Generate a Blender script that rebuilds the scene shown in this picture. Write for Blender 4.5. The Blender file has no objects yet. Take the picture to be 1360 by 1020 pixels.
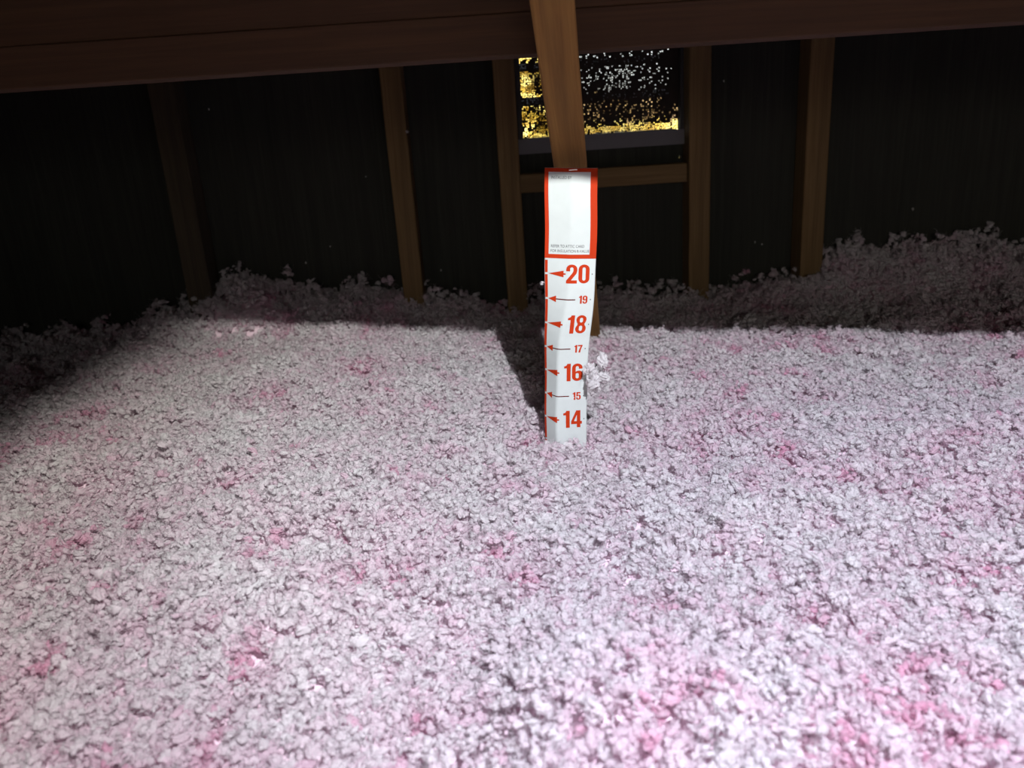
import bpy, bmesh, math, random
import numpy as np
from mathutils import Vector, Matrix, Euler
from mathutils.geometry import tessellate_polygon

random.seed(7)
rng = np.random.default_rng(7)
S = bpy.context.scene
C = S.collection
R = math.radians
INCH = 0.0254

# ------------------------------------------------------------------ camera
CAM_Z = 0.648
p, r = R(18.0), R(3.76)
U = Vector((0, math.sin(p), math.cos(p)))
F = Vector((0, math.cos(p), -math.sin(p)))
X = Vector((1, 0, 0))
cx = math.cos(r) * X - math.sin(r) * U
cy = math.sin(r) * X + math.cos(r) * U
cam_data = bpy.data.cameras.new('camera')
cam = bpy.data.objects.new('camera', cam_data)
C.objects.link(cam)
cam.matrix_world = Matrix(((cx.x, cy.x, -F.x, 0), (cx.y, cy.y, -F.y, 0), (cx.z, cy.z, -F.z, CAM_Z), (0, 0, 0, 1)))
cam_data.sensor_width = 36.0
cam_data.lens = 1050.0 / 1360.0 * 36.0
cam_data.clip_start = 0.02
cam_data.dof.use_dof = True
cam_data.dof.focus_distance = 0.80
cam_data.dof.aperture_fstop = 7.5
S.camera = cam

# ------------------------------------------------------------------ sky, sun, head lamp, exposure
W = bpy.data.worlds.new('sky')
S.world = W
W.use_nodes = True
wn = W.node_tree
bg = wn.nodes['Background']
sky = wn.nodes.new('ShaderNodeTexSky')
sky.sky_type = 'NISHITA'
sky.sun_disc = False
sky.sun_elevation = R(32)
sky.sun_rotation = R(200)
sky.dust_density = 4.0
sky.ozone_density = 0.6
hs_ = wn.nodes.new('ShaderNodeHueSaturation')
hs_.inputs['Saturation'].default_value = 0.45
wn.links.new(sky.outputs[0], hs_.inputs['Color'])
wn.links.new(hs_.outputs[0], bg.inputs[0])
bg.inputs[1].default_value = 0.5

sun_d = bpy.data.lights.new('sun', 'SUN')
sun_d.energy = 11.0
sun_d.angle = R(0.6)
sun_d.color = (1.0, 0.93, 0.78)
sun = bpy.data.objects.new('sun', sun_d)
C.objects.link(sun)
sun.rotation_euler = Vector((0.35, 0.75, -0.55)).to_track_quat('-Z', 'Y').to_euler()

LAMP = Vector((0.160, -0.10, 1.061))


def beam_light(name, energy, color, aim, size, blend, rim=None):
    d = bpy.data.lights.new(name, 'SPOT')
    d.energy = energy
    d.color = color
    d.shadow_soft_size = 0.005
    if rim:                                   # LED lens: cooler in the middle of the beam, warmer towards its rim
        d.color = (1, 1, 1)
        d.use_nodes = True
        nt = d.node_tree
        tc = nt.nodes.new('ShaderNodeTexCoord')
        sp = nt.nodes.new('ShaderNodeSeparateXYZ')
        ab = nt.nodes.new('ShaderNodeMath')
        ab.operation = 'ABSOLUTE'
        rp = nt.nodes.new('ShaderNodeValToRGB')
        rp.color_ramp.elements[0].position, rp.color_ramp.elements[0].color = 0.70, (*rim, 1)
        rp.color_ramp.elements[1].position, rp.color_ramp.elements[1].color = 0.93, (*color, 1)
        nt.links.new(tc.outputs['Normal'], sp.inputs[0])
        nt.links.new(sp.outputs['Z'], ab.inputs[0])
        nt.links.new(ab.outputs[0], rp.inputs[0])
        nt.links.new(rp.outputs[0], nt.nodes['Emission'].inputs['Color'])
    d.spot_size = R(size)
    d.spot_blend = blend
    o = bpy.data.objects.new(name, d)
    C.objects.link(o)
    o.location = LAMP
    o.rotation_euler = (Vector(aim) - LAMP).to_track_quat('-Z', 'Y').to_euler()
    return o


# the worker's head lamp: a throw beam and a wide flood from the same lens
beam_light('head_lamp_throw', 33.0, (0.94, 1.0, 0.98), (0.30, 0.72, 0.33), 74, 0.55)
beam_light('head_lamp_flood', 54.0, (0.57, 0.56, 0.73), (0.33, 0.29, 0.33), 104.5, 0.17, (1.0, 0.97, 0.88))

portal_d = bpy.data.lights.new('fill_opening_portal', 'AREA')
portal_d.shape = 'RECTANGLE'
portal_d.size, portal_d.size_y = 0.50, 0.55
portal_d.cycles.is_portal = True            # only guides sampling of the sky through the added fill-light opening
portal = bpy.data.objects.new('fill_opening_portal', portal_d)
C.objects.link(portal)
portal.location = (-0.05, -2.04, 0.875)
portal.rotation_euler = (R(90), 0, 0)

S.view_settings.view_transform = 'Standard'
S.view_settings.look = 'None'
S.view_settings.gamma = 1.0
S.view_settings.use_curve_mapping = False
S.view_settings.exposure = 0.0
S.cycles.diffuse_bounces = 6
S.cycles.max_bounces = 10
S.cycles.transparent_max_bounces = 6


# ------------------------------------------------------------------ helpers
def link(name, me, mat=None, parent=None):
    o = bpy.data.objects.new(name, me)
    C.objects.link(o)
    if mat is not None:
        me.materials.append(mat)
    if parent is not None:
        o.parent = parent
    return o


def mesh(name, verts, faces, smooth=False):
    me = bpy.data.meshes.new(name)
    me.from_pydata([tuple(v) for v in verts], [], [tuple(f) for f in faces])
    me.update()
    if smooth:
        me.polygons.foreach_set('use_smooth', [True] * len(me.polygons))
    return me


def from_bm(name, bm, smooth=False):
    me = bpy.data.meshes.new(name)
    bm.to_mesh(me)
    bm.free()
    if smooth:
        me.polygons.foreach_set('use_smooth', [True] * len(me.polygons))
    return me


def thing(o, label, cat, group=None):
    o['label'] = label
    o['category'] = cat
    if group:
        o['group'] = group
    return o


def structure(o, label=None):
    o['kind'] = 'structure'
    if label:
        o['label'] = label
    return o


def empty(name, loc):
    o = bpy.data.objects.new(name, None)
    o.empty_display_size = 0.05
    C.objects.link(o)
    o.location = loc
    return o


def timber_bm(w, d, h, bev=0.002, seg=1, wobble=0.0, nz=14, seed=0):
    """a sawn board: w (x) by d (y) by h (z, from 0 up), arrised edges, a little crooked"""
    bm = bmesh.new()
    rr = random.Random(seed)
    ph = [rr.uniform(0, 6.28) for _ in range(6)]
    b = bev
    prof = []
    for sx, sy, a0 in ((1, 1, 0), (-1, 1, 90), (-1, -1, 180), (1, -1, 270)):
        for k in range(seg + 1):
            a = R(a0 + 90.0 * k / seg)
            prof.append((sx * (w / 2 - b) + b * math.cos(a), sy * (d / 2 - b) + b * math.sin(a)))
    rings = []
    for i in range(nz + 1):
        t = i / nz
        ox = wobble * (math.sin(t * 5 + ph[0]) + 0.5 * math.sin(t * 13 + ph[1]))
        oy = wobble * (math.sin(t * 4 + ph[2]) + 0.5 * math.sin(t * 11 + ph[3]))
        rings.append([bm.verts.new((x + ox, y + oy, h * t)) for x, y in prof])
    n = len(prof)
    for a, c in zip(rings, rings[1:]):
        for k in range(n):
            bm.faces.new((a[k], a[(k + 1) % n], c[(k + 1) % n], c[k]))
    bm.faces.new(rings[0][::-1])
    bm.faces.new(rings[-1])
    bmesh.ops.recalc_face_normals(bm, faces=bm.faces)
    return bm


def box_mesh(name, x0, x1, y0, y1, z0, z1):
    v = [(x, y, z) for x in (x0, x1) for y in (y0, y1) for z in (z0, z1)]
    f = [(0, 1, 3, 2), (4, 6, 7, 5), (0, 4, 5, 1), (2, 3, 7, 6), (0, 2, 6, 4), (1, 5, 7, 3)]
    return mesh(name, v, f)


def multibox(name, boxes):
    V, Fc = [], []
    for x0, x1, y0, y1, z0, z1 in boxes:
        n = len(V)
        V += [(x, y, z) for x in (x0, x1) for y in (y0, y1) for z in (z0, z1)]
        Fc += [tuple(n + i for i in f) for f in ((0, 1, 3, 2), (4, 6, 7, 5), (0, 4, 5, 1), (2, 3, 7, 6), (0, 2, 6, 4), (1, 5, 7, 3))]
    return mesh(name, V, Fc)


# value noise, vectorised
_T = rng.random((64, 64, 64))


def vnoise(x, y, z=0.0):
    x, y, z = np.broadcast_arrays(np.asarray(x, float), np.asarray(y, float), np.asarray(z, float))
    xi, yi, zi = np.floor(x).astype(int), np.floor(y).astype(int), np.floor(z).astype(int)
    fx, fy, fz = x - xi, y - yi, z - zi
    fx, fy, fz = (t * t * (3 - 2 * t) for t in (fx, fy, fz))
    g = lambda a, b, c: _T[(xi + a) & 63, (yi + b) & 63, (zi + c) & 63]
    l = lambda a, b, t: a + (b - a) * t
    return l(l(l(g(0, 0, 0), g(1, 0, 0), fx), l(g(0, 1, 0), g(1, 1, 0), fx), fy),
             l(l(g(0, 0, 1), g(1, 0, 1), fx), l(g(0, 1, 1), g(1, 1, 1), fx), fy), fz) * 2 - 1


def fbm(x, y, z=0.0, o=3):
    s, a = 0, 1.0
    for k in range(o):
        s = s + a * vnoise(x * 2.03 ** k + 11 * k, y * 2.03 ** k + 5 * k, np.asarray(z) * 2.03 ** k)
        a *= 0.5
    return s


# ------------------------------------------------------------------ materials
def new_mat(name):
    m = bpy.data.materials.new(name)
    m.use_nodes = True
    nt = m.node_tree
    b = nt.nodes['Principled BSDF']
    return m, nt, b


def mixc(nt, fac, a, b):
    n = nt.nodes.new('ShaderNodeMix')
    n.data_type = 'RGBA'
    for s, v in ((n.inputs[0], fac), (n.inputs[6], a), (n.inputs[7], b)):
        if hasattr(v, 'is_output'):
            nt.links.new(v, s)
        elif isinstance(v, (int, float)):
            s.default_value = v
        else:
            s.default_value = (*v, 1)
    return n.outputs[2]


def ramp(nt, v, stops):
    n = nt.nodes.new('ShaderNodeValToRGB')
    e = n.color_ramp.elements
    while len(e) < len(stops):
        e.new(0.5)
    for k, (pos, col) in enumerate(stops):
        e[k].position = pos
        e[k].color = (*col, 1) if not isinstance(col, (int, float)) else (col, col, col, 1)
    nt.links.new(v, n.inputs[0])
    return n.outputs[0]


def noise(nt, vec, scale, detail=4, rough=0.55, dist=0.0):
    n = nt.nodes.new('ShaderNodeTexNoise')
    n.inputs['Scale'].default_value = scale
    n.inputs['Detail'].default_value = detail
    n.inputs['Roughness'].default_value = rough
    n.inputs['Distortion'].default_value = dist
    nt.links.new(vec, n.inputs['Vector'])
    return n.outputs[0]


def mapping(nt, vec, scale):
    n = nt.nodes.new('ShaderNodeMapping')
    n.inputs['Scale'].default_value = scale
    nt.links.new(vec, n.inputs['Vector'])
    return n.outputs[0]


def wood(name, dark, light, rough=0.8, axis=2):
    m, nt, b = new_mat(name)
    tc = nt.nodes.new('ShaderNodeTexCoord').outputs['Object']
    sc = [220.0, 220.0, 220.0]
    sc[axis] = 7.0
    grain = noise(nt, mapping(nt, tc, sc), 1.0, 5, 0.6, 0.6)
    sc2 = [45.0, 45.0, 45.0]
    sc2[axis] = 1.6
    broad = noise(nt, mapping(nt, tc, sc2), 1.0, 3, 0.5, 1.2)
    g = ramp(nt, grain, [(0.35, 0.0), (0.65, 1.0)])
    c1 = mixc(nt, g, dark, light)
    c2 = mixc(nt, ramp(nt, broad, [(0.4, 0.0), (0.7, 0.55)]), c1, [v * 0.62 for v in dark])
    nt.links.new(c2, b.inputs['Base Color'])
    b.inputs['Roughness'].default_value = rough
    bump = nt.nodes.new('ShaderNodeBump')
    bump.inputs['Strength'].default_value = 0.35
    bump.inputs['Distance'].default_value = 0.0006
    nt.links.new(grain, bump.inputs['Height'])
    nt.links.new(bump.outputs[0], b.inputs['Normal'])
    return m


def plain(name, col, rough=0.6, metal=0.0, spec=0.5):
    m, nt, b = new_mat(name)
    tc = nt.nodes.new('ShaderNodeTexCoord').outputs['Object']
    n = noise(nt, tc, 90.0, 3)
    nt.links.new(mixc(nt, n, [v * 0.93 for v in col], [min(1, v * 1.05) for v in col]), b.inputs['Base Color'])
    b.inputs['Roughness'].default_value = rough
    b.inputs['Metallic'].default_value = metal
    b.inputs['Specular IOR Level'].default_value = spec
    return m


def fluff_mat(name, bed=False):
    m, nt, b = new_mat(name)
    out = nt.nodes['Material Output']
    pos = nt.nodes.new('ShaderNodeNewGeometry').outputs['Position']
    fine = noise(nt, pos, 120.0, 3, 0.6)
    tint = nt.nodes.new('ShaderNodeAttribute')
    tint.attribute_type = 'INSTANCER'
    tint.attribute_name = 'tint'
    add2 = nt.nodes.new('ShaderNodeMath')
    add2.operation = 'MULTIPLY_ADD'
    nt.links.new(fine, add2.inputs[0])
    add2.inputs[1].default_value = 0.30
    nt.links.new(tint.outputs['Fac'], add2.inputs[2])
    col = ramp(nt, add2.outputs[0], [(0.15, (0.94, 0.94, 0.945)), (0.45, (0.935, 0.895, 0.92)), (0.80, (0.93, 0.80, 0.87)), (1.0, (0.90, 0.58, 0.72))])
    if bed:
        col = mixc(nt, fine, (0.90, 0.66, 0.77), (0.91, 0.76, 0.83))
    fib = noise(nt, pos, 900.0, 2, 0.6, 1.5)
    bump = nt.nodes.new('ShaderNodeBump')
    bump.inputs['Strength'].default_value = 0.3
    bump.inputs['Distance'].default_value = 0.0006
    nt.links.new(fib, bump.inputs['Height'])
    dif = nt.nodes.new('ShaderNodeBsdfDiffuse')
    tra = nt.nodes.new('ShaderNodeBsdfTranslucent')
    mx = nt.nodes.new('ShaderNodeMixShader')
    nt.links.new(col, dif.inputs['Color'])
    nt.links.new(bump.outputs[0], dif.inputs['Normal'])
    pink = mixc(nt, 0.18, col, (0.92, 0.62, 0.76))
    nt.links.new(pink, tra.inputs['Color'])
    mx.inputs[0].default_value = 0.0 if bed else 0.5
    nt.links.new(dif.outputs[0], mx.inputs[1])
    nt.links.new(tra.outputs[0], mx.inputs[2])
    if bed:
        nt.links.new(mx.outputs[0], out.inputs['Surface'])
    else:                                      # loose fibre lets part of the light straight through
        trn = nt.nodes.new('ShaderNodeBsdfTransparent')
        mx2 = nt.nodes.new('ShaderNodeMixShader')
        mx2.inputs[0].default_value = 0.27
        nt.links.new(mx.outputs[0], mx2.inputs[1])
        nt.links.new(trn.outputs[0], mx2.inputs[2])
        nt.links.new(mx2.outputs[0], out.inputs['Surface'])
    nt.nodes.remove(b)
    return m


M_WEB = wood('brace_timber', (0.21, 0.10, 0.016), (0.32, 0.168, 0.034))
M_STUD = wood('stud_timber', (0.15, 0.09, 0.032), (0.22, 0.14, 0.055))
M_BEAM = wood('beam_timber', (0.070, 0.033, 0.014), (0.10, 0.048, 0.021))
M_STUD_SHADED = wood('shaded_stud_timber', (0.05, 0.038, 0.022), (0.075, 0.058, 0.034), 0.9)  # leftmost stud: dim light at that end put into a darker timber colour
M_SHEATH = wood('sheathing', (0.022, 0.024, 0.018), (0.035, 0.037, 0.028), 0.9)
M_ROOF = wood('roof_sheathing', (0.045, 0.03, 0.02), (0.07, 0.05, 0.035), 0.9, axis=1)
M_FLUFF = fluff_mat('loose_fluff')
M_BED = fluff_mat('fluff_bed', True)
M_PAPER = plain('white_card_stock', (0.52, 0.565, 0.55), 0.5)
M_RED = plain('red_ink', (0.42, 0.030, 0.004), 0.7, 0.0, 0.15)
M_BLACK = plain('black_ink', (0.03, 0.03, 0.035), 0.6)
M_GREY = plain('grey_ink', (0.05, 0.05, 0.055), 0.7, 0.0, 0.1)
M_MAROON = plain('dark_red_ink', (0.10, 0.012, 0.010), 0.7, 0.0, 0.1)
M_STEEL = plain('steel', (0.55, 0.55, 0.56), 0.35, 1.0)
M_VENT = plain('weathered_vent', (0.05, 0.05, 0.052), 0.7)
M_SILL = plain('weathered_sill', (0.15, 0.15, 0.16), 0.8)
M_LINT = plain('dust_clogged_screen', (0.035, 0.028, 0.022), 0.95)
M_LINTFLECK = plain('pale_lint', (0.55, 0.54, 0.52), 0.9)
M_BARK = plain('bark', (0.12, 0.08, 0.05), 0.9)

# ------------------------------------------------------------------ setting: the attic shell
XW, YB, YF = 2.4, -2.0, 1.455          # half width, back wall, inner face of gable sheathing
RIDGE_X, RIDGE_Z, EAVE_Z = 0.17, 2.0, 0.62

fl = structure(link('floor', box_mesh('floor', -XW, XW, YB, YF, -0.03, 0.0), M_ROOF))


def roof_z(x):
    t = (x - RIDGE_X) / ((XW - RIDGE_X) if x > RIDGE_X else (XW + RIDGE_X))
    return RIDGE_Z - (RIDGE_Z - EAVE_Z) * abs(t)


rv, rf = [], []
for yy in (YB - 0.1, YF + 0.25):
    for x in (-XW - 0.1, RIDGE_X, XW + 0.1):
        rv.append((x, yy, roof_z(x)))
        rv.append((x, yy, roof_z(x) + 0.03))
rf = [(0, 2, 8, 6), (2, 4, 10, 8), (1, 7, 9, 3), (3, 9, 11, 5), (0, 6, 7, 1), (4, 5, 11, 10), (0, 1, 3, 2), (2, 3, 5, 4), (6, 8, 9, 7), (8, 10, 11, 9)]
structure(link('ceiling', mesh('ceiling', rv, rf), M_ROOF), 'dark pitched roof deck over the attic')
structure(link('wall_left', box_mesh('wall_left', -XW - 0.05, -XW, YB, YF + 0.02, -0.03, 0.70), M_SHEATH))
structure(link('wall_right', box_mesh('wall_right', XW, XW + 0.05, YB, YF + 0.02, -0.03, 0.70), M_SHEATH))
HX0, HX1, HZ0, HZ1 = -0.30, 0.20, 0.60, 1.15          # unseen opening added behind the camera to let in ambient fill light
structure(link('wall_back', multibox('wall_back', [
    (-XW - .05, HX0, YB - .05, YB, -.03, 2.1), (HX1, XW + .05, YB - .05, YB, -.03, 2.1),
    (HX0, HX1, YB - .05, YB, -.03, HZ0), (HX0, HX1, YB - .05, YB, HZ1, 2.1)]), M_SHEATH))

# gable sheathing round the vent opening, with one small gap that lets daylight in
VX0, VX1, VZ0, VZ1 = 0.040, 0.334, 0.6235, 0.93
T = 0.018
gx, gz = 0.3225, 0.5755
wf = multibox('wall_front', [
    (-XW - .05, VX0, YF, YF + T, -0.03, 2.1), (VX1, XW + .05, YF, YF + T, -0.03, 2.1),
    (VX0, VX1, YF, YF + T, VZ1, 2.1), (VX0, gx, YF, YF + T, -0.03, VZ0), (gx + .004, VX1, YF, YF + T, -0.03, VZ0),
    (gx, gx + .004, YF, YF + T, gz + .006, VZ0), (gx, gx + .004, YF, YF + T, -0.03, gz)])
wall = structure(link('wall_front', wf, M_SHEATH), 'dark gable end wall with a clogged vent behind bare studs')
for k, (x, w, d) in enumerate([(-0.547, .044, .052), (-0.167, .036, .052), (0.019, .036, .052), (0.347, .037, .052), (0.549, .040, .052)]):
    st = link('stud', from_bm('stud', timber_bm(w, d, 1.55, 0.0025, 2, 0.0012, 16, k)), M_STUD_SHADED if k == 0 else M_STUD, wall)
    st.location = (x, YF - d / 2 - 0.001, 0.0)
bl = link('blocking', from_bm('blocking', timber_bm(0.032, .040, 0.290, 0.002, 2, 0.0008, 8, 21)), M_STUD, wall)
bl.rotation_euler = (0, R(90), 0)
bl.location = (0.0375, YF - .022, 0.553)

# ------------------------------------------------------------------ gable vent
vent = thing(empty('gable_vent', (0, 0, 0)), 'small louvred gable vent with a dust clogged screen, daylight speckling through', 'vent')
link('frame', multibox('frame', [
    (VX0, VX0 + .008, YF - .012, YF + .022, VZ0, VZ1), (VX1 - .012, VX1, YF - .012, YF + .010, VZ0, VZ1),
    (VX0 + .008, VX1 - .012, YF - .012, YF + .07, VZ1 - .012, VZ1), (VX0 + .008, VX1 - .012, YF + .02, YF + .07, VZ0 - .0, VZ0 + .003)]), M_VENT, vent)
link('sill', box_mesh('sill', VX0 - .001, VX1, YF - .016, YF - .001, 0.6005, VZ0 + 0.002), M_SILL, vent)
for k, zc in enumerate((0.690, 0.7475, 0.805, 0.8625, 0.92)):
    bm = timber_bm(VX1 - VX0 - .02, .004, .026, .001, 1)
    lv = link('louver', from_bm('louver', bm), M_VENT, vent)
    lv.rotation_euler = (R(-62), 0, 0)
    lv.location = ((VX0 + VX1) / 2 - .002, YF + .030, zc - 0.008)

# the insect screen: a thin sheet of lint with a round pinhole in every cell the lint left open
pitch = 0.0031
sx0, sx1, sz0, sz1 = VX0 + .008, VX1 - .012, VZ0 + .002, VZ1 - .012
nx, nz = int((sx1 - sx0) / pitch), int((sz1 - sz0) / pitch)
V, Fc = [], []
ysc = YF + .004
for i in range(nx):
    for j in range(nz):
        x0, z0 = sx0 + i * pitch, sz0 + j * pitch
        x1 = sx1 if i == nx - 1 else x0 + pitch
        z1 = sz1 if j == nz - 1 else z0 + pitch
        u, w = (x0 - sx0), (z0 - sz0)
        left = max(0.0, 1 - u / 0.030)
        low = max(0.0, 1 - w / 0.017)
        n1 = float(vnoise(u * 60, w * 60, 3.3))
        n2 = float(vnoise(u * 22 + 9, w * 30, 7.7))
        right = max(0.0, 1 - (sx1 - x0) / 0.03)
        pr = 0.22 + 0.10 * n1 + 0.16 * n2 - 0.22 * right + (0.12 if w < 0.04 else 0)
        strip = False
        if u < 0.020 + 0.009 * n1:
            pr, strip = 0.70 + 0.3 * n1, True
        elif u < 0.040:
            pr += 0.10
        if w < 0.0125 + 0.004 * n1 or (w < 0.022 and x0 > sx1 - 0.012):
            pr, strip = 0.92 if w < .0165 else 0.5, True
        n = len(V)
        if random.random() < pr:
            cxh = (x0 + x1) / 2 + random.uniform(-.2, .2) * pitch
            czh = (z0 + z1) / 2 + random.uniform(-.2, .2) * pitch
            rad = pitch * (random.uniform(.34, .46) if strip else random.uniform(.17, .36))
            rad = min(rad, cxh - x0 - 1e-5, x1 - cxh - 1e-5, czh - z0 - 1e-5, z1 - czh - 1e-5)
            sq = [(x1, (z0 + z1) / 2), (x1, z1), ((x0 + x1) / 2, z1), (x0, z1), (x0, (z0 + z1) / 2), (x0, z0), ((x0 + x1) / 2, z0), (x1, z0)]
            for q in sq:
                V.append((q[0], ysc, q[1]))
            for q in range(8):
                a = q * math.pi / 4
                V.append((cxh + rad * math.cos(a), ysc, czh + rad * math.sin(a)))
            for q in range(8):
                Fc.append((n + q, n + (q + 1) % 8, n + 8 + (q + 1) % 8, n + 8 + q))
        else:
            V += [(x0, ysc, z0), (x1, ysc, z0), (x1, ysc, z1), (x0, ysc, z1)]
            Fc.append((n, n + 1, n + 2, n + 3))
sc = link('insect_screen', mesh('insect_screen', V, Fc), M_LINT, vent)
sc['label'] = 'fine screen clogged with brown dust and pinholes of light'


# ------------------------------------------------------------------ outdoors: sunlit yellow tree and hedge seen through the pinholes
def leaf_mat(name, a, b_):
    m, nt, b = new_mat(name)
    inf = nt.nodes.new('ShaderNodeNewGeometry').outputs['Position']
    n = noise(nt, inf, 3.0, 4)
    nt.links.new(mixc(nt, n, a, b_), b.inputs['Base Color'])
    b.inputs['Roughness'].default_value = 0.6
    return m


M_BROWN = leaf_mat('brown_leaves', (0.16, 0.10, 0.04), (0.24, 0.17, 0.07))
M_LEAF = leaf_mat('yellow_leaves', (0.80, 0.60, 0.12), (0.92, 0.82, 0.30))


def leaves(name, cen, rad, n, size, mat, parent):
    V, Fc = [], []
    for _ in range(n):
        d = Vector((random.gauss(0, 1), random.gauss(0, 1), random.gauss(0, 1))).normalized()
        q = Vector(cen) + Vector((d.x * rad[0], d.y * rad[1], d.z * rad[2])) * random.uniform(0.6, 1.0)
        e = Euler((random.uniform(0, 6), random.uniform(0, 6), random.uniform(0, 6))).to_matrix()
        s = size * random.uniform(.7, 1.3)
        k = len(V)
        for c in ((0, -1, 0), (.5, 0, .12), (0, 1, 0), (-.5, 0, .12)):
            V.append(q + e @ (Vector(c) * s))
        Fc.append((k, k + 1, k + 2, k + 3))
    o = link(name, mesh(name, V, Fc), mat, parent)
    o['kind'] = 'stuff'
    return o


def trunk(parent, h, rad):
    bm = bmesh.new()
    prev = None
    for i in range(9):
        t = i / 8
        ring = [bm.verts.new((rad * (1.3 - .8 * t) * math.cos(a * .7854) + .05 * math.sin(t * 4), rad * (1.3 - .8 * t) * math.sin(a * .7854), h * t)) for a in range(8)]
        if prev:
            for a in range(8):
                bm.faces.new((prev[a], prev[(a + 1) % 8], ring[(a + 1) % 8], ring[a]))
        prev = ring
    link('trunk', from_bm('trunk', bm, True), M_BARK, parent)


tree = thing(empty('yellow_tree', (0.05, 4.6, -3.0)), 'sunlit yellow tree outdoors, glimpsed through the left edge of the vent', 'tree')
trunk(tree, 3.2, .12)
leaves('foliage', (0, 0, 4.0), (.30, .5, 1.6), 5000, .07, M_LEAF, tree)
hedge = thing(empty('yellow_hedge', (0.75, 6.6, -3.0)), 'sunlit yellow hedge outdoors, glimpsed along the bottom of the vent', 'hedge')
trunk(hedge, 2.6, .07)
leaves('foliage', (0, 0, 2.84), (2.2, .6, .80), 16000, .07, M_LEAF, hedge)
bush = thing(empty('brown_bush', (0.9, 8.6, -3.0)), 'dull brown bush outdoors behind the yellow hedge, glimpsed through the vent', 'bush')
trunk(bush, 2.8, .08)
leaves('foliage', (0, 0, 2.95), (2.2, .6, .98), 16000, .08, M_BROWN, bush)
structure(link('ground', box_mesh('ground', -60, 60, -60, 60, -3.1, -3.0), leaf_mat('dry_lawn', (0.30, 0.27, 0.10), (0.45, 0.38, 0.14))))

# ------------------------------------------------------------------ horizontal beam across the gable bay
BD = 0.785
beam = thing(empty('ceiling_beam', (0, 0, 0)), 'dark brown horizontal timber beam crossing the top behind the sloping brace', 'beam')
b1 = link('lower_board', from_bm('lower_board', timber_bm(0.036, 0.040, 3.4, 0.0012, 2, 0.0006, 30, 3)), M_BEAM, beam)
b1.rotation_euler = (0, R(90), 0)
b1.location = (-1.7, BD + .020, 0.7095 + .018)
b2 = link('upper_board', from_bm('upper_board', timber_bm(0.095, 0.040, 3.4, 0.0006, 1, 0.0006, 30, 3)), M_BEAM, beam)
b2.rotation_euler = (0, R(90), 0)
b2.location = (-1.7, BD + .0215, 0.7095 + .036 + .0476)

# a second member nearer the lamp, above the frame: its lower edge cuts the lamp light off
CUT = [Vector((-0.3939, 1.3742, 0.333)), Vector((0.7305, 1.0775, 0.333))]
nrm = (CUT[1] - CUT[0]).cross(LAMP - CUT[0]).normalized()
yb = 0.36


def cut_z(x, y):
    return CUT[0].z - (nrm.x * (x - CUT[0].x) + nrm.y * (y - CUT[0].y)) / nrm.z


dirx = Vector((CUT[1] - CUT[0])).normalized()
o0 = Vector((0.1, yb, 0))
z_edge = cut_z(o0.x, o0.y)
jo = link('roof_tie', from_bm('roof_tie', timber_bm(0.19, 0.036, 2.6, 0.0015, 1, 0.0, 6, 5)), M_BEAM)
thing(jo, 'wide timber roof tie crossing overhead just nearer than the horizontal beam', 'beam')
ang = math.atan2(dirx.y, dirx.x)
jo.rotation_euler = (Matrix.Rotation(ang, 3, 'Z') @ Matrix.Rotation(R(90), 3, 'Y')).to_euler()
perp = Vector((-dirx.y, dirx.x, 0))
jo.location = o0 - dirx * 1.3 + perp * 0.018 + Vector((0, 0, z_edge + 0.095))

# ------------------------------------------------------------------ sloping brace the marker is fixed to
A0 = Vector((0.0488, 0.651, 0.738))
A1 = Vector((0.0740, 0.830, 0.612))
ax = (A1 - A0).normalized()
top = A0 - ax * 0.29
length = 0.29 + (A1 - A0).length + 0.68
yax = Vector((0, 0, 1)).cross(ax)
br = link('wooden_brace', from_bm('wooden_brace', timber_bm(0.033, 0.030, length, 0.002, 2, 0.0006, 20, 9)), M_WEB)
zc = -ax                                             # local z runs up the brace
yc = Vector((0.10, 1, 0)) - zc * zc.dot(Vector((0.10, 1, 0)))
yc.normalize()
xc = yc.cross(zc)
bot = top + ax * length
br.matrix_world = Matrix(((xc.x, yc.x, zc.x, bot.x), (xc.y, yc.y, zc.y, bot.y), (xc.z, yc.z, zc.z, bot.z), (0, 0, 0, 1)))
thing(br, 'orange brown sloping timber brace standing behind the white depth marker', 'timber')

# ------------------------------------------------------------------ insulation depth marker
CD = 0.772
LEAN = math.tan(R(2.72))
W2 = 2.0 * INCH
NS = 60


def section(h):
    """height (inches) -> card cross-section samples (X, Y) along its 2 inch width"""
    t = max(0.0, min(1.0, (20.8 - h) / 5.0))
    t = t * t * (3 - 2 * t)
    sf = 1.02 + (0.76 - 1.02) * t + 0.02 * math.sin(h * 1.7)
    th = R(15 + (53 - 15) * t)
    ph = R(3 + (8 - 3) * t + 1 * math.sin(h * 1.1))
    xs, ys, x, y = [0.0], [0.0], 0.0, 0.0
    for k in range(NS):
        s = (k + .5) / NS * 2.0
        q = max(0.0, min(1.0, (s - (sf - .13)) / .26))
        q = q * q * (3 - 2 * q)
        a = -th * (1 - q) + ph * q
        x += math.cos(a) * W2 / NS
        y += math.sin(a) * W2 / NS
        xs.append(x)
        ys.append(y)
    kf = int(sf / 2 * NS)
    y0 = ys[kf]
    return xs, [v - y0 for v in ys]


_sec = {}


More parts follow.
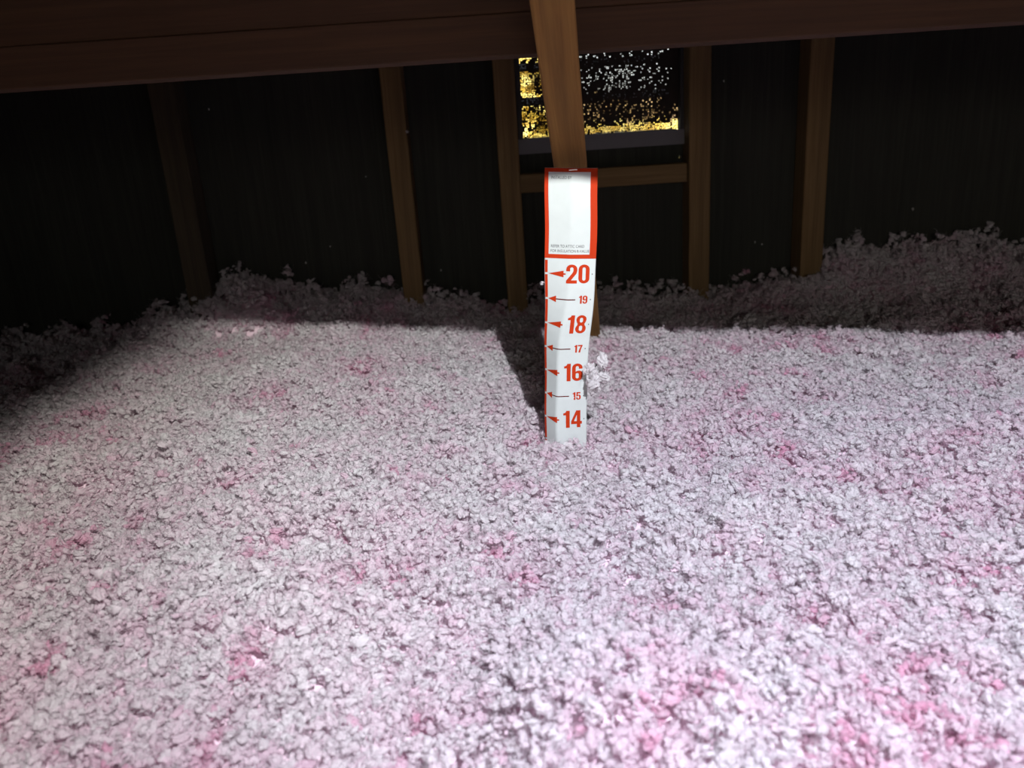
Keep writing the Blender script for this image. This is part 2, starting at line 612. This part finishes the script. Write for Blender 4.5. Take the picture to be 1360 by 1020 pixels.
def card_pt(s, h, off=0.0):
    key = round(h * 16)
    if key not in _sec:
        _sec[key] = section(key / 16)
    k0 = math.floor(h * 16)
    fr = h * 16 - k0
    res = []
    for kk in (k0, k0 + 1):
        if kk not in _sec:
            _sec[kk] = section(kk / 16)
        xs, ys = _sec[kk]
        u = max(0.0, min(NS - 1e-6, s / 2.0 * NS))
        i = int(u)
        g = u - i
        tx, ty = xs[i + 1] - xs[i], ys[i + 1] - ys[i]
        L = math.hypot(tx, ty)
        res.append((xs[i] + tx * g + off * ty / L, ys[i] + ty * g - off * tx / L))
    Xc = res[0][0] * (1 - fr) + res[1][0] * fr
    Yc = res[0][1] * (1 - fr) + res[1][1] * fr
    z = h * INCH
    wav = 0.0003 * math.sin(h * 2.1)
    x = 0.0446 - (0.609 - z) * LEAN + Xc + wav
    return (x, CD + Yc + 0.0007 * math.sin(h * 1.3), z - Xc * 0.066)


marker = thing(empty('depth_marker', (0.05, CD, 11.5 * INCH)), 'white and red paper depth ruler numbered 14 to 20, standing upright in the fluff', 'ruler')
MOFF = Vector((0.05, CD, 11.5 * INCH))


def mk(name, verts, faces, mat, smooth=False):
    me = mesh(name, [Vector(v) - MOFF for v in verts], faces, smooth)
    return link(name, me, mat, marker)


HB, HT = 11.5, 23.98
hs = [HB + (HT - HB) * k / 120 for k in range(121)]
ss = [2.0 * k / 40 for k in range(41)]
V = [card_pt(s, h) for h in hs for s in ss] + [card_pt(s, h, -0.0004) for h in hs for s in ss]
nS, nH = len(ss), len(hs)
N = nS * nH
Fc = []
for j in range(nH - 1):
    for i in range(nS - 1):
        a = j * nS + i
        Fc.append((a, a + 1, a + nS + 1, a + nS))
        Fc.append((N + a, N + a + nS, N + a + nS + 1, N + a + 1))
for j in range(nH - 1):
    a = j * nS
    Fc.append((a, a + nS, N + a + nS, N + a))
    a += nS - 1
    Fc.append((a, N + a, N + a + nS, a + nS))
for i in range(nS - 1):
    Fc.append((i, N + i, N + i + 1, i + 1))
    a = (nH - 1) * nS + i
    Fc.append((a, a + 1, N + a + 1, N + a))
mk('card', V, Fc, M_PAPER, True)


def printed(name, loops, mat, off=0.00018):
    """flat print on the card: loops of (s, h) points, first outer then holes"""
    polys = [[Vector((a, b, 0)) for a, b in lp] for lp in loops]
    tris = tessellate_polygon(polys)
    pts = [v for lp in polys for v in lp]
    bm = bmesh.new()
    bv = [bm.verts.new(v) for v in pts]
    for t in tris:
        try:
            bm.faces.new([bv[i] for i in t])
        except ValueError:
            pass
    return printed_bm(name, bm, mat, off)


def printed_bm(name, bm, mat, off=0.00018):
    bmesh.ops.remove_doubles(bm, verts=bm.verts, dist=1e-5)
    lo = [min(v.co[k] for v in bm.verts) for k in (0, 1)]
    hi = [max(v.co[k] for v in bm.verts) for k in (0, 1)]
    for k, step in ((0, .05), (1, .25)):
        c = math.ceil((lo[k] + 1e-4) / step) * step
        while c < hi[k] - 1e-4:
            co, no = [0, 0, 0], [0, 0, 0]
            co[k], no[k] = c, 1
            bmesh.ops.bisect_plane(bm, geom=bm.verts[:] + bm.edges[:] + bm.faces[:], plane_co=co, plane_no=no)
            c += step
    bmesh.ops.triangulate(bm, faces=bm.faces)
    for f in bm.faces:
        f.normal_update()
        if f.normal.z < 0:
            f.normal_flip()
    for v in bm.verts:
        v.co = Vector(card_pt(v.co.x, v.co.y, off)) - MOFF
    return link(name, from_bm(name, bm), mat, marker)


def rect(a, b, c, d):
    return [(a, c), (b, c), (b, d), (a, d)]


def arc(cx_, cy_, rx, ry, a0, a1, n=8):
    return [(cx_ + rx * math.cos(R(a0 + (a1 - a0) * k / n)), cy_ + ry * math.sin(R(a0 + (a1 - a0) * k / n))) for k in range(n + 1)]


def slot(x0, x1, y0, y1, ry):
    m, w = (x0 + x1) / 2, (x1 - x0) / 2
    return arc(m, y1 - ry, w, ry, 0, 180) + arc(m, y0 + ry, w, ry, 180, 360)


GL = {}
GL['0'] = [slot(0, .54, 0, 1, .25), slot(.19, .35, .15, .85, .09)]
GL['1'] = [[(.02, .74), (.02, .86), (.10, .88), (.155, .92), (.18, 1), (.36, 1), (.36, 0), (.155, 0), (.155, .74)]]
GL['2'] = [arc(.27, .75, .27, .25, 180, 0) + [(.54, .66), (.50, .52), (.24, .17), (.53, .17), (.53, 0), (0, 0), (0, .14), (.30, .55), (.35, .66), (.35, .77)] + arc(.27, .78, .08, .07, 0, 180) + [(.19, .64), (0, .64)]]
GL['4'] = [[(.27, 1), (.49, 1), (.49, .37), (.57, .37), (.57, .20), (.49, .20), (.49, 0), (.30, 0), (.30, .20), (0, .20), (0, .36)], [(.305, .37), (.305, .74), (.15, .37)]]
GL['5'] = [[(.04, 1), (.50, 1), (.50, .83), (.21, .83), (.20, .64)] + arc(.34, .46, .20, .20, 110, 0, 6) + arc(.27, .24, .27, .24, 0, -180) + [(0, .33), (.19, .33)] + arc(.27, .22, .08, .07, 180, 360) + [(.35, .44)] + arc(.27, .45, .08, .065, 0, 180) + [(.02, .43)]]
six = [(.54, .70)] + arc(.27, .76, .27, .24, 0, 180) + arc(.27, .24, .27, .24, 180, 360) + [(.54, .42)] + arc(.37, .42, .17, .17, 0, 100, 6) + [(.25, .575), (.19, .53)] + arc(.27, .78, .08, .07, 180, 0) + [(.35, .70)]
GL['6'] = [six, slot(.19, .35, .15, .45, .07)]
GL['9'] = [[(.54 - a, 1 - b) for a, b in six], slot(.19, .35, .55, .85, .07)]
GL['7'] = [[(0, 1), (.52, 1), (.52, .85), (.42, .60), (.35, .35), (.31, 0), (.10, 0), (.15, .33), (.23, .58), (.33, .82), (0, .82)]]
GL['8'] = [arc(.27, .755, .255, .245, -25, 205, 12) + [(.10, .52)] + arc(.27, .26, .27, .26, 135, 405, 14) + [(.44, .52)],
           slot(.19, .35, .60, .86, .08), slot(.19, .35, .14, .43, .08)]
ADV = {'0': .60, '1': .43, '2': .60, '4': .60, '5': .58, '6': .58, '7': .56, '8': .58, '9': .58}


def number(txt, s1, h0, hgt, wsc):
    """numeral ending at s1 with its foot at h0"""
    wid = (sum(ADV[c] for c in txt) - .05) * hgt * wsc
    x = s1 - wid
    for c in txt:
        printed('numeral', [[(x + a * hgt * wsc, h0 + b * hgt) for a, b in lp] for lp in GL[c]], M_RED)
        x += ADV[c] * hgt * wsc


for n, off in ((20, 0), (18, 0), (16, 0), (14, 0)):
    number(str(n), 1.78, n - .36, .74, 1.08)
    printed('arrow', [[(.14, n), (.76, n + .13), (.76, n + .03), (.84, n + .03), (.84, n - .03), (.76, n - .03), (.76, n - .13)]], M_RED)
    printed('tick_mark', [rect(1.86, 1.90, n - .02, n + .02)], M_BLACK)
for n in (19, 17, 15):
    number(str(n), 1.73, n - .16, .32, 1.12)
    printed('arrow', [[(.14, n), (.47, n + .13), (.47, n - .13)]], M_RED)
    printed('arrow_line', [rect(.47, 1.25, n - .021, n + .021)], M_MAROON)
    printed('tick_mark', [rect(1.83, 1.87, n - .02, n + .02)], M_BLACK)
# red edge strip, broken at every inch, and the red box round the white panel
for n in range(12, 21):
    printed('edge_strip', [rect(0.015, .125, n - .96, n - .04)], M_RED)
printed('edge_strip', [rect(0.015, .125, 20.04, 20.53)], M_RED)
printed('border', [rect(0.0, 2.0, 20.60, 23.97), rect(.15, 1.74, 20.76, 23.83)], M_RED)


def text(name, body, s0, h0, size, xs, mat):
    cu = bpy.data.curves.new(name, 'FONT')
    cu.body = body
    cu.resolution_u = 3
    to = bpy.data.objects.new(name, cu)
    C.objects.link(to)
    dg = bpy.context.evaluated_depsgraph_get()
    me = bpy.data.meshes.new_from_object(to.evaluated_get(dg))
    bpy.data.objects.remove(to)
    bm = bmesh.new()
    bm.from_mesh(me)
    bpy.data.meshes.remove(me)
    for v in bm.verts:
        v.co = Vector((s0 + v.co.x * size * xs, h0 + v.co.y * size, 0))
    return printed_bm(name, bm, mat)


text('lettering', 'REFER TO ATTIC CARD', .23, 21.02, .155, .80, M_GREY)
text('lettering', 'FOR INSULATION R-VALUE', .22, 20.835, .155, .80, M_GREY)
text('lettering', 'INSTALLED BY', .25, 23.58, .155, .78, M_GREY)
# staple fixing the card to the brace
sa, sb = Vector(card_pt(.92, 23.9, .0006)), Vector(card_pt(1.22, 23.92, .0006))
bm = timber_bm(.0009, .0009, (sb - sa).length, .0002)
stp = link('staple', from_bm('staple', bm), M_STEEL, marker)
stp.rotation_euler = (sb - sa).to_track_quat('Z', 'Y').to_euler()
stp.location = sa - MOFF


# ------------------------------------------------------------------ loose-fill insulation
def gauss(x, y, cx_, cy_, sx_, sy_):
    return np.exp(-((x - cx_) / sx_) ** 2 - ((y - cy_) / sy_) ** 2)


def tint_at(x, y):
    '''how pink the fibre is: broad patches and small blots of unbleached fibre'''
    return 0.29 + 0.27 * fbm(x * 9 + 2, y * 9 + 4, 6.5, 3) + 0.50 * np.clip(vnoise(x * 38 + 1, y * 38 + 7, 2.2) - 0.15, 0, 1)


PITS = []
_pr = np.random.default_rng(23)
while len(PITS) < 230:
    px_, py_ = _pr.uniform(-.6, .75), _pr.uniform(.28, 1.15)
    if tint_at(px_, py_) > 0.38:
        PITS.append((px_, py_, _pr.uniform(.0035, .009), _pr.uniform(.003, .006), _pr.uniform(.012, .024)))


def height(x, y):
    x, y = np.asarray(x, float), np.asarray(y, float)
    z = 0.322 + 0.010 * fbm(x * 4.5 + 3, y * 4.5 + 8, 0.5, 2) + 0.0105 * fbm(x * 14, y * 14, 2.5, 2) + 0.0060 * vnoise(x * 42, y * 42, 4.1)
    # foreground mound on the right of the frame, with a steep left flank
    m = 1 / (1 + np.exp(-(x + 0.014 + 0.010 * vnoise(y * 30, x * 9, 1.2)) / 0.006))
    z = z + 0.040 * m * gauss(x, y, 0.07, 0.36, 0.14, 0.085)
    z = z - 0.042 * gauss(x, y, -0.031, 0.385, 0.013, 0.009) - 0.036 * gauss(x, y, -0.041, 0.338, 0.008, 0.012)
    # low swells
    z = z + 0.016 * gauss(x, y, -0.22, 0.50, 0.16, 0.06) + 0.012 * gauss(x, y, 0.30, 0.80, 0.2, 0.12)
    # fluff heaped against the gable wall
    lump = 0.016 * vnoise(x * 16, y * 16, 9.2) + 0.010 * vnoise(x * 34, y * 34, 5.2)
    back = 1 / (1 + np.exp(-(y - 1.37) / 0.02))
    z = z + back * (0.075 * gauss(x, y, -0.47, 1.43, 0.13, 0.2) + 0.030 * gauss(x, y, -0.25, 1.43, 0.1, 0.2)
                    + 0.070 * gauss(x, y, 0.80, 1.43, 0.17, 0.2) + 0.030 * gauss(x, y, 0.60, 1.43, 0.1, 0.2) + 0.012 + lump)
    for a_, b_, sx_, sy_, dp_ in PITS:                      # little holes between clumps
        z = z - dp_ * gauss(x, y, a_, b_, sx_, sy_)
    # the marker stands in a slight dip
    z = z - 0.004 * gauss(x, y, 0.05, 0.80, 0.05, 0.05)
    return z


gxs = np.arange(-XW + .001, XW, 0.02)
gys = np.append(np.arange(YB + .001, YF - 0.002, 0.015), YF - 0.002)
GX, GY = np.meshgrid(gxs, gys)
GZ = np.minimum.reduce([height(GX + a, GY + b) for a in (-.02, -.01, 0, .01, .02) for b in (-.015, -.007, 0, .007, .015)]) - 0.0065
V = np.stack([GX.ravel(), GY.ravel(), GZ.ravel()], 1)
nxg, nyg = len(gxs), len(gys)
idx = np.arange(nxg * nyg).reshape(nyg, nxg)
Fq = np.stack([idx[:-1, :-1].ravel(), idx[:-1, 1:].ravel(), idx[1:, 1:].ravel(), idx[1:, :-1].ravel()], 1)
bed = link('loose_fill_insulation', mesh('loose_fill_insulation', V, Fq, True), M_BED)
bed['kind'] = 'stuff'
bed['label'] = 'deep bed of pale pink and white fluffy loose insulation covering the attic floor'
bed['category'] = 'insulation'


# tuft prototypes: curled nodules of fibre with stray strands
def ico(sub):
    bm = bmesh.new()
    bmesh.ops.create_icosphere(bm, subdivisions=sub, radius=1.0)
    v = np.array([q.co[:] for q in bm.verts])
    f = [tuple(q.index for q in fc.verts) for fc in bm.faces]
    bm.free()
    return v, f


ICO3 = ico(4)


def rand_rot(rr):
    q = rr.normal(size=4)
    q /= np.linalg.norm(q)
    w, x, y, z = q
    return np.array([[1 - 2 * (y * y + z * z), 2 * (x * y - z * w), 2 * (x * z + y * w)], [2 * (x * y + z * w), 1 - 2 * (x * x + z * z), 2 * (y * z - x * w)], [2 * (x * z - y * w), 2 * (y * z + x * w), 1 - 2 * (x * x + y * y)]])


def tuft_mesh(name, seed, nodules=5, strands=12, R0=0.0048, flakes=2, spread=0.8):
    rr = np.random.default_rng(seed)
    V, Fc = [], []
    n = 0
    for k in range(nodules):
        v, f = ICO3
        q = v.copy()
        o = rr.random(3) * 40
        warp = 0.55 * np.stack([vnoise(q[:, 0] * 1.6 + o[0], q[:, 1] * 1.6 + o[1], q[:, 2] * 1.6 + a) for a in (1, 9, 17)], 1)
        w = q + warp
        rid = 1 - np.abs(vnoise(w[:, 0] * 1.0 + o[1], w[:, 1] * 2.6, w[:, 2] * 2.6 + o[2])) * 1.6      # long folds
        rid2 = 1 - np.abs(vnoise(w[:, 0] * 2.2 + o[2], w[:, 1] * 8, w[:, 2] * 8 + o[0])) * 1.6       # fibre bundles
        lump = vnoise(w[:, 0] * 1.7 + o[0], w[:, 1] * 1.7 + o[1], w[:, 2] * 1.7)
        rad = np.clip(0.42 + 0.48 * rid + 0.16 * rid2 + 0.42 * lump, .12, 1.6)
        q = q * rad[:, None] * np.array([1.35, .85, .55]) * R0 * rr.uniform(.5, 1.0)
        a = q[:, 0] / R0 * rr.uniform(.3, 1.1)
        q = np.stack([q[:, 0] * np.cos(a * .5), q[:, 1], q[:, 2] + R0 * .35 * a ** 2], 1)             # bend into a curl
        q = q @ rand_rot(rr).T + rr.normal(size=3) * R0 * (spread if k else 0)
        V.append(q)
        Fc += [tuple(i + n for i in t) for t in f]
        n += len(q)
    for k in range(flakes):
        # a torn flake of matted fibre, rolled up at one side, with a ragged rim
        nu, nv = 14, 9
        uu, vv = np.meshgrid(np.linspace(-1, 1, nu), np.linspace(-1, 1, nv))
        o = rr.random(3) * 40
        rag = 1 + 0.45 * vnoise(uu * 2.3 + o[0], vv * 2.3 + o[1], 0.5)
        a = uu * rr.uniform(.8, 1.9)
        px = np.sin(a) * R0 * rag * rr.uniform(.7, 1.0)
        py = vv * R0 * rag * rr.uniform(.6, .95) * np.sqrt(np.clip(1.1 - uu ** 2, .12, 1))
        pz = (1 - np.cos(a)) * R0 * .7 + R0 * (.28 * vnoise(uu * 2 + o[1], vv * 2 + o[2], 3.3) + .12 * vnoise(uu * 2 + o[0], vv * 7, 1.1))
        q = np.stack([px.ravel(), py.ravel(), pz.ravel()], 1) @ rand_rot(rr).T + rr.normal(size=3) * R0 * .7
        V.append(q)
        for i in range(nv - 1):
            for j in range(nu - 1):
                b0 = n + i * nu + j
                Fc.append((b0, b0 + 1, b0 + nu + 1, b0 + nu))
        n += len(q)
    for k in range(strands):
        d = rr.normal(size=3)
        d /= np.linalg.norm(d)
        e = np.cross(d, rr.normal(size=3))
        e /= np.linalg.norm(e)
        g = np.cross(d, e)
        L = R0 * rr.uniform(1.0, 2.2)
        base = rr.normal(size=3) * R0 * .5
        cur = rr.uniform(-1.1, 1.1)
        wd = rr.uniform(.00012, .00028)
        pts = []
        for j in range(6):
            t = j / 5
            cpt = base + d * L * (0.2 + .8 * t) + e * L * cur * t * t * .7 + g * L * .15 * math.sin(t * 5 + k)
            ww = wd * (1 - .7 * t)
            for a in (0, 2.09, 4.19):
                pts.append(cpt + (e * math.cos(a) + g * math.sin(a)) * ww)
        V.append(np.array(pts))
        for j in range(5):
            for a in range(3):
                i0, i1 = n + j * 3 + a, n + j * 3 + (a + 1) % 3
                Fc.append((i0, i1, i1 + 3, i0 + 3))
        n += len(pts)
    me = mesh(name, np.concatenate(V) * np.array([1, 1, .72]), Fc, True)
    me.materials.append(M_FLUFF)
    return me


TUFTS = bpy.data.collections.new('tuft_kinds')
for k in range(8):
    me = tuft_mesh('fluff_tuft', 100 + k, nodules=[4, 5, 6, 5, 3, 6, 5, 4][k], strands=[30, 22, 36, 26, 40, 22, 28, 34][k], flakes=[2, 2, 0, 1, 3, 1, 0, 2][k])
    TUFTS.objects.link(bpy.data.objects.new('fluff_tuft_%d' % k, me))


def scatter(x0, x1, y0, y1, sp, smin, smax, lift):
    xs = np.arange(x0, x1, sp)
    ys = np.arange(y0, y1, sp)
    a, b = np.meshgrid(xs, ys)
    a = a.ravel() + rng.uniform(-.5, .5, a.size) * sp
    b = np.minimum(b.ravel() + rng.uniform(-.5, .5, b.size) * sp, YF - 0.012)
    s = rng.uniform(0, 1, a.size) ** 1.6 * (smax - smin) + smin
    z = height(a, b) - 0.004 + rng.uniform(-.003, .004, a.size) + lift * rng.random(a.size) ** 3
    return np.stack([a, b, z], 1), s


P1, s1 = scatter(-1.25, 1.25, 0.10, YF, 0.0072, .50, 1.15, 0.004)
P2, s2 = scatter(-1.25, 1.25, 0.10, YF, 0.0130, .40, .90, 0.009)
P3, s3 = scatter(-1.25, 1.25, -0.7, 0.10, 0.020, 1.5, 2.4, 0.004)
# frayed, taller fluff along the wall
P4, s4 = scatter(-1.1, 1.25, 1.36, YF, 0.013, .6, 1.5, 0.030)
# bigger clumps here and there
P5, s5 = scatter(-1.0, 1.0, 0.12, 0.85, 0.030, 1.1, 1.7, 0.002)
P5[:, 2] -= 0.003
P = np.concatenate([P1, P2, P3, P4, P5])
s = np.concatenate([s1, s2, s3, s4, s5])
# keep tufts out of the marker's card
keep = ~((P[:, 0] > 0.028) & (P[:, 0] < 0.076) & (np.abs(P[:, 1] - CD - .004) < 0.010))
n5 = int(keep[-len(P5):].sum())
P, s = P[keep], s[keep]
pm = bpy.data.meshes.new('fluff_tufts')
pm.vertices.add(len(P))
pm.vertices.foreach_set('co', P.astype(np.float32).ravel())
a = pm.attributes.new('rot', 'FLOAT_VECTOR', 'POINT')
a.data.foreach_set('vector', (rng.uniform(-1, 1, (len(P), 3)) * np.array([0.75, 0.75, 3.1416]) + np.array([1, 0, 0]) * np.pi * rng.integers(0, 2, (len(P), 1))).astype(np.float32).ravel())
a = pm.attributes.new('size', 'FLOAT', 'POINT')
a.data.foreach_set('value', s.astype(np.float32))
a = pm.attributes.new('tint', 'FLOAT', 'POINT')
gap_glow = np.clip((height(P[:, 0], P[:, 1]) - 0.0035 - P[:, 2]) / 0.004, 0, 1) * 0.30   # pink bounce light of the gaps put into the lower tufts' tint
pit_glow = np.zeros(len(P))
for a_, b_, sx_, sy_, dp_ in PITS:                          # pink light bouncing inside the holes, painted into the tufts there
    pit_glow = np.maximum(pit_glow, gauss(P[:, 0], P[:, 1], a_, b_, sx_ * 1.4, sy_ * 1.4))
a.data.foreach_set('value', (tint_at(P[:, 0], P[:, 1]) + 0.45 * pit_glow + gap_glow + rng.uniform(-.22, .22, len(P))).astype(np.float32))
a = pm.attributes.new('kind_index', 'INT', 'POINT')
ki = rng.integers(0, 8, len(P))
ki[-n5:] = np.where(ki[-n5:] % 2 == 0, 2, 6)
a.data.foreach_set('value', ki.astype(np.int32))
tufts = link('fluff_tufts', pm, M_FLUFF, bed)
tufts['kind'] = 'stuff'
ng = bpy.data.node_groups.new('scatter_fluff', 'GeometryNodeTree')
ng.interface.new_socket('Geometry', in_out='INPUT', socket_type='NodeSocketGeometry')
ng.interface.new_socket('Geometry', in_out='OUTPUT', socket_type='NodeSocketGeometry')
gi, go = ng.nodes.new('NodeGroupInput'), ng.nodes.new('NodeGroupOutput')
ci = ng.nodes.new('GeometryNodeCollectionInfo')
ci.inputs['Collection'].default_value = TUFTS
ci.inputs['Separate Children'].default_value = True
ci.inputs['Reset Children'].default_value = True
iop = ng.nodes.new('GeometryNodeInstanceOnPoints')
iop.inputs['Pick Instance'].default_value = True


def named(nm, typ):
    n = ng.nodes.new('GeometryNodeInputNamedAttribute')
    n.data_type = typ
    n.inputs['Name'].default_value = nm
    return [o for o in n.outputs if o.enabled][0]


e2r = ng.nodes.new('FunctionNodeEulerToRotation')
ng.links.new(named('rot', 'FLOAT_VECTOR'), e2r.inputs[0])
ng.links.new(gi.outputs[0], iop.inputs['Points'])
ng.links.new(ci.outputs[0], iop.inputs['Instance'])
ng.links.new(e2r.outputs[0], iop.inputs['Rotation'])
ng.links.new(named('kind_index', 'INT'), iop.inputs['Instance Index'])
ng.links.new(named('size', 'FLOAT'), iop.inputs['Scale'])
ng.links.new(iop.outputs[0], go.inputs[0])
md = tufts.modifiers.new('scatter', 'NODES')
md.node_group = ng

# ------------------------------------------------------------------ stray tufts that can be told apart
def stray(loc, scale, seed, label, nod=7, rot=(0, 0, 0)):
    me = tuft_mesh('insulation_tuft', seed, nodules=nod, strands=26, spread=0.55)
    me.transform(Matrix.Scale(scale, 4))
    o = link('insulation_tuft', me)
    o.location = loc
    o.rotation_euler = rot
    return thing(o, label, 'insulation')


stray((0.0868, 0.766, 0.4050), 1.75, 501, 'pale tuft of fluff clinging to the right edge of the depth marker', 14).scale = (1, 1, 1.5)
stray((0.0365, 0.772, 0.500), 0.34, 502, 'tiny white wisp stuck on the left edge of the depth marker', 4)

# flecks of lint caught on the gable sheathing and studs
V, Fc = [], []
lr = random.Random(5)
for (x, z, r_) in [(-.3144, .4617, .0016), (-.2346, .5798, .0013), (-.117, .4048, .002), (.463, .419, .002), (.618, .4117, .003),
                   (-.362, .4348, .0018), (-.4908, .7089, .0015), (.666, .381, .002), (.476, .414, .0015), (.40, .70, .0015), (.75, .46, .0025)]:
    v, f = ico(1)
    n = len(V)
    V += [(x + q[0] * r_ * lr.uniform(.4, 1.3), YF - .0008 + q[1] * r_ * .5, z + q[2] * r_ * lr.uniform(.4, 1.6)) for q in v]
    Fc += [tuple(i + n for i in t) for t in f]
lint = link('lint', mesh('lint', V, Fc, True), M_LINTFLECK, wall)
lint['kind'] = 'stuff'
stray((-0.1475, YF - .056, 0.651), .5, 503, 'small grey wisp of fluff caught on the second stud left of the vent', 4)
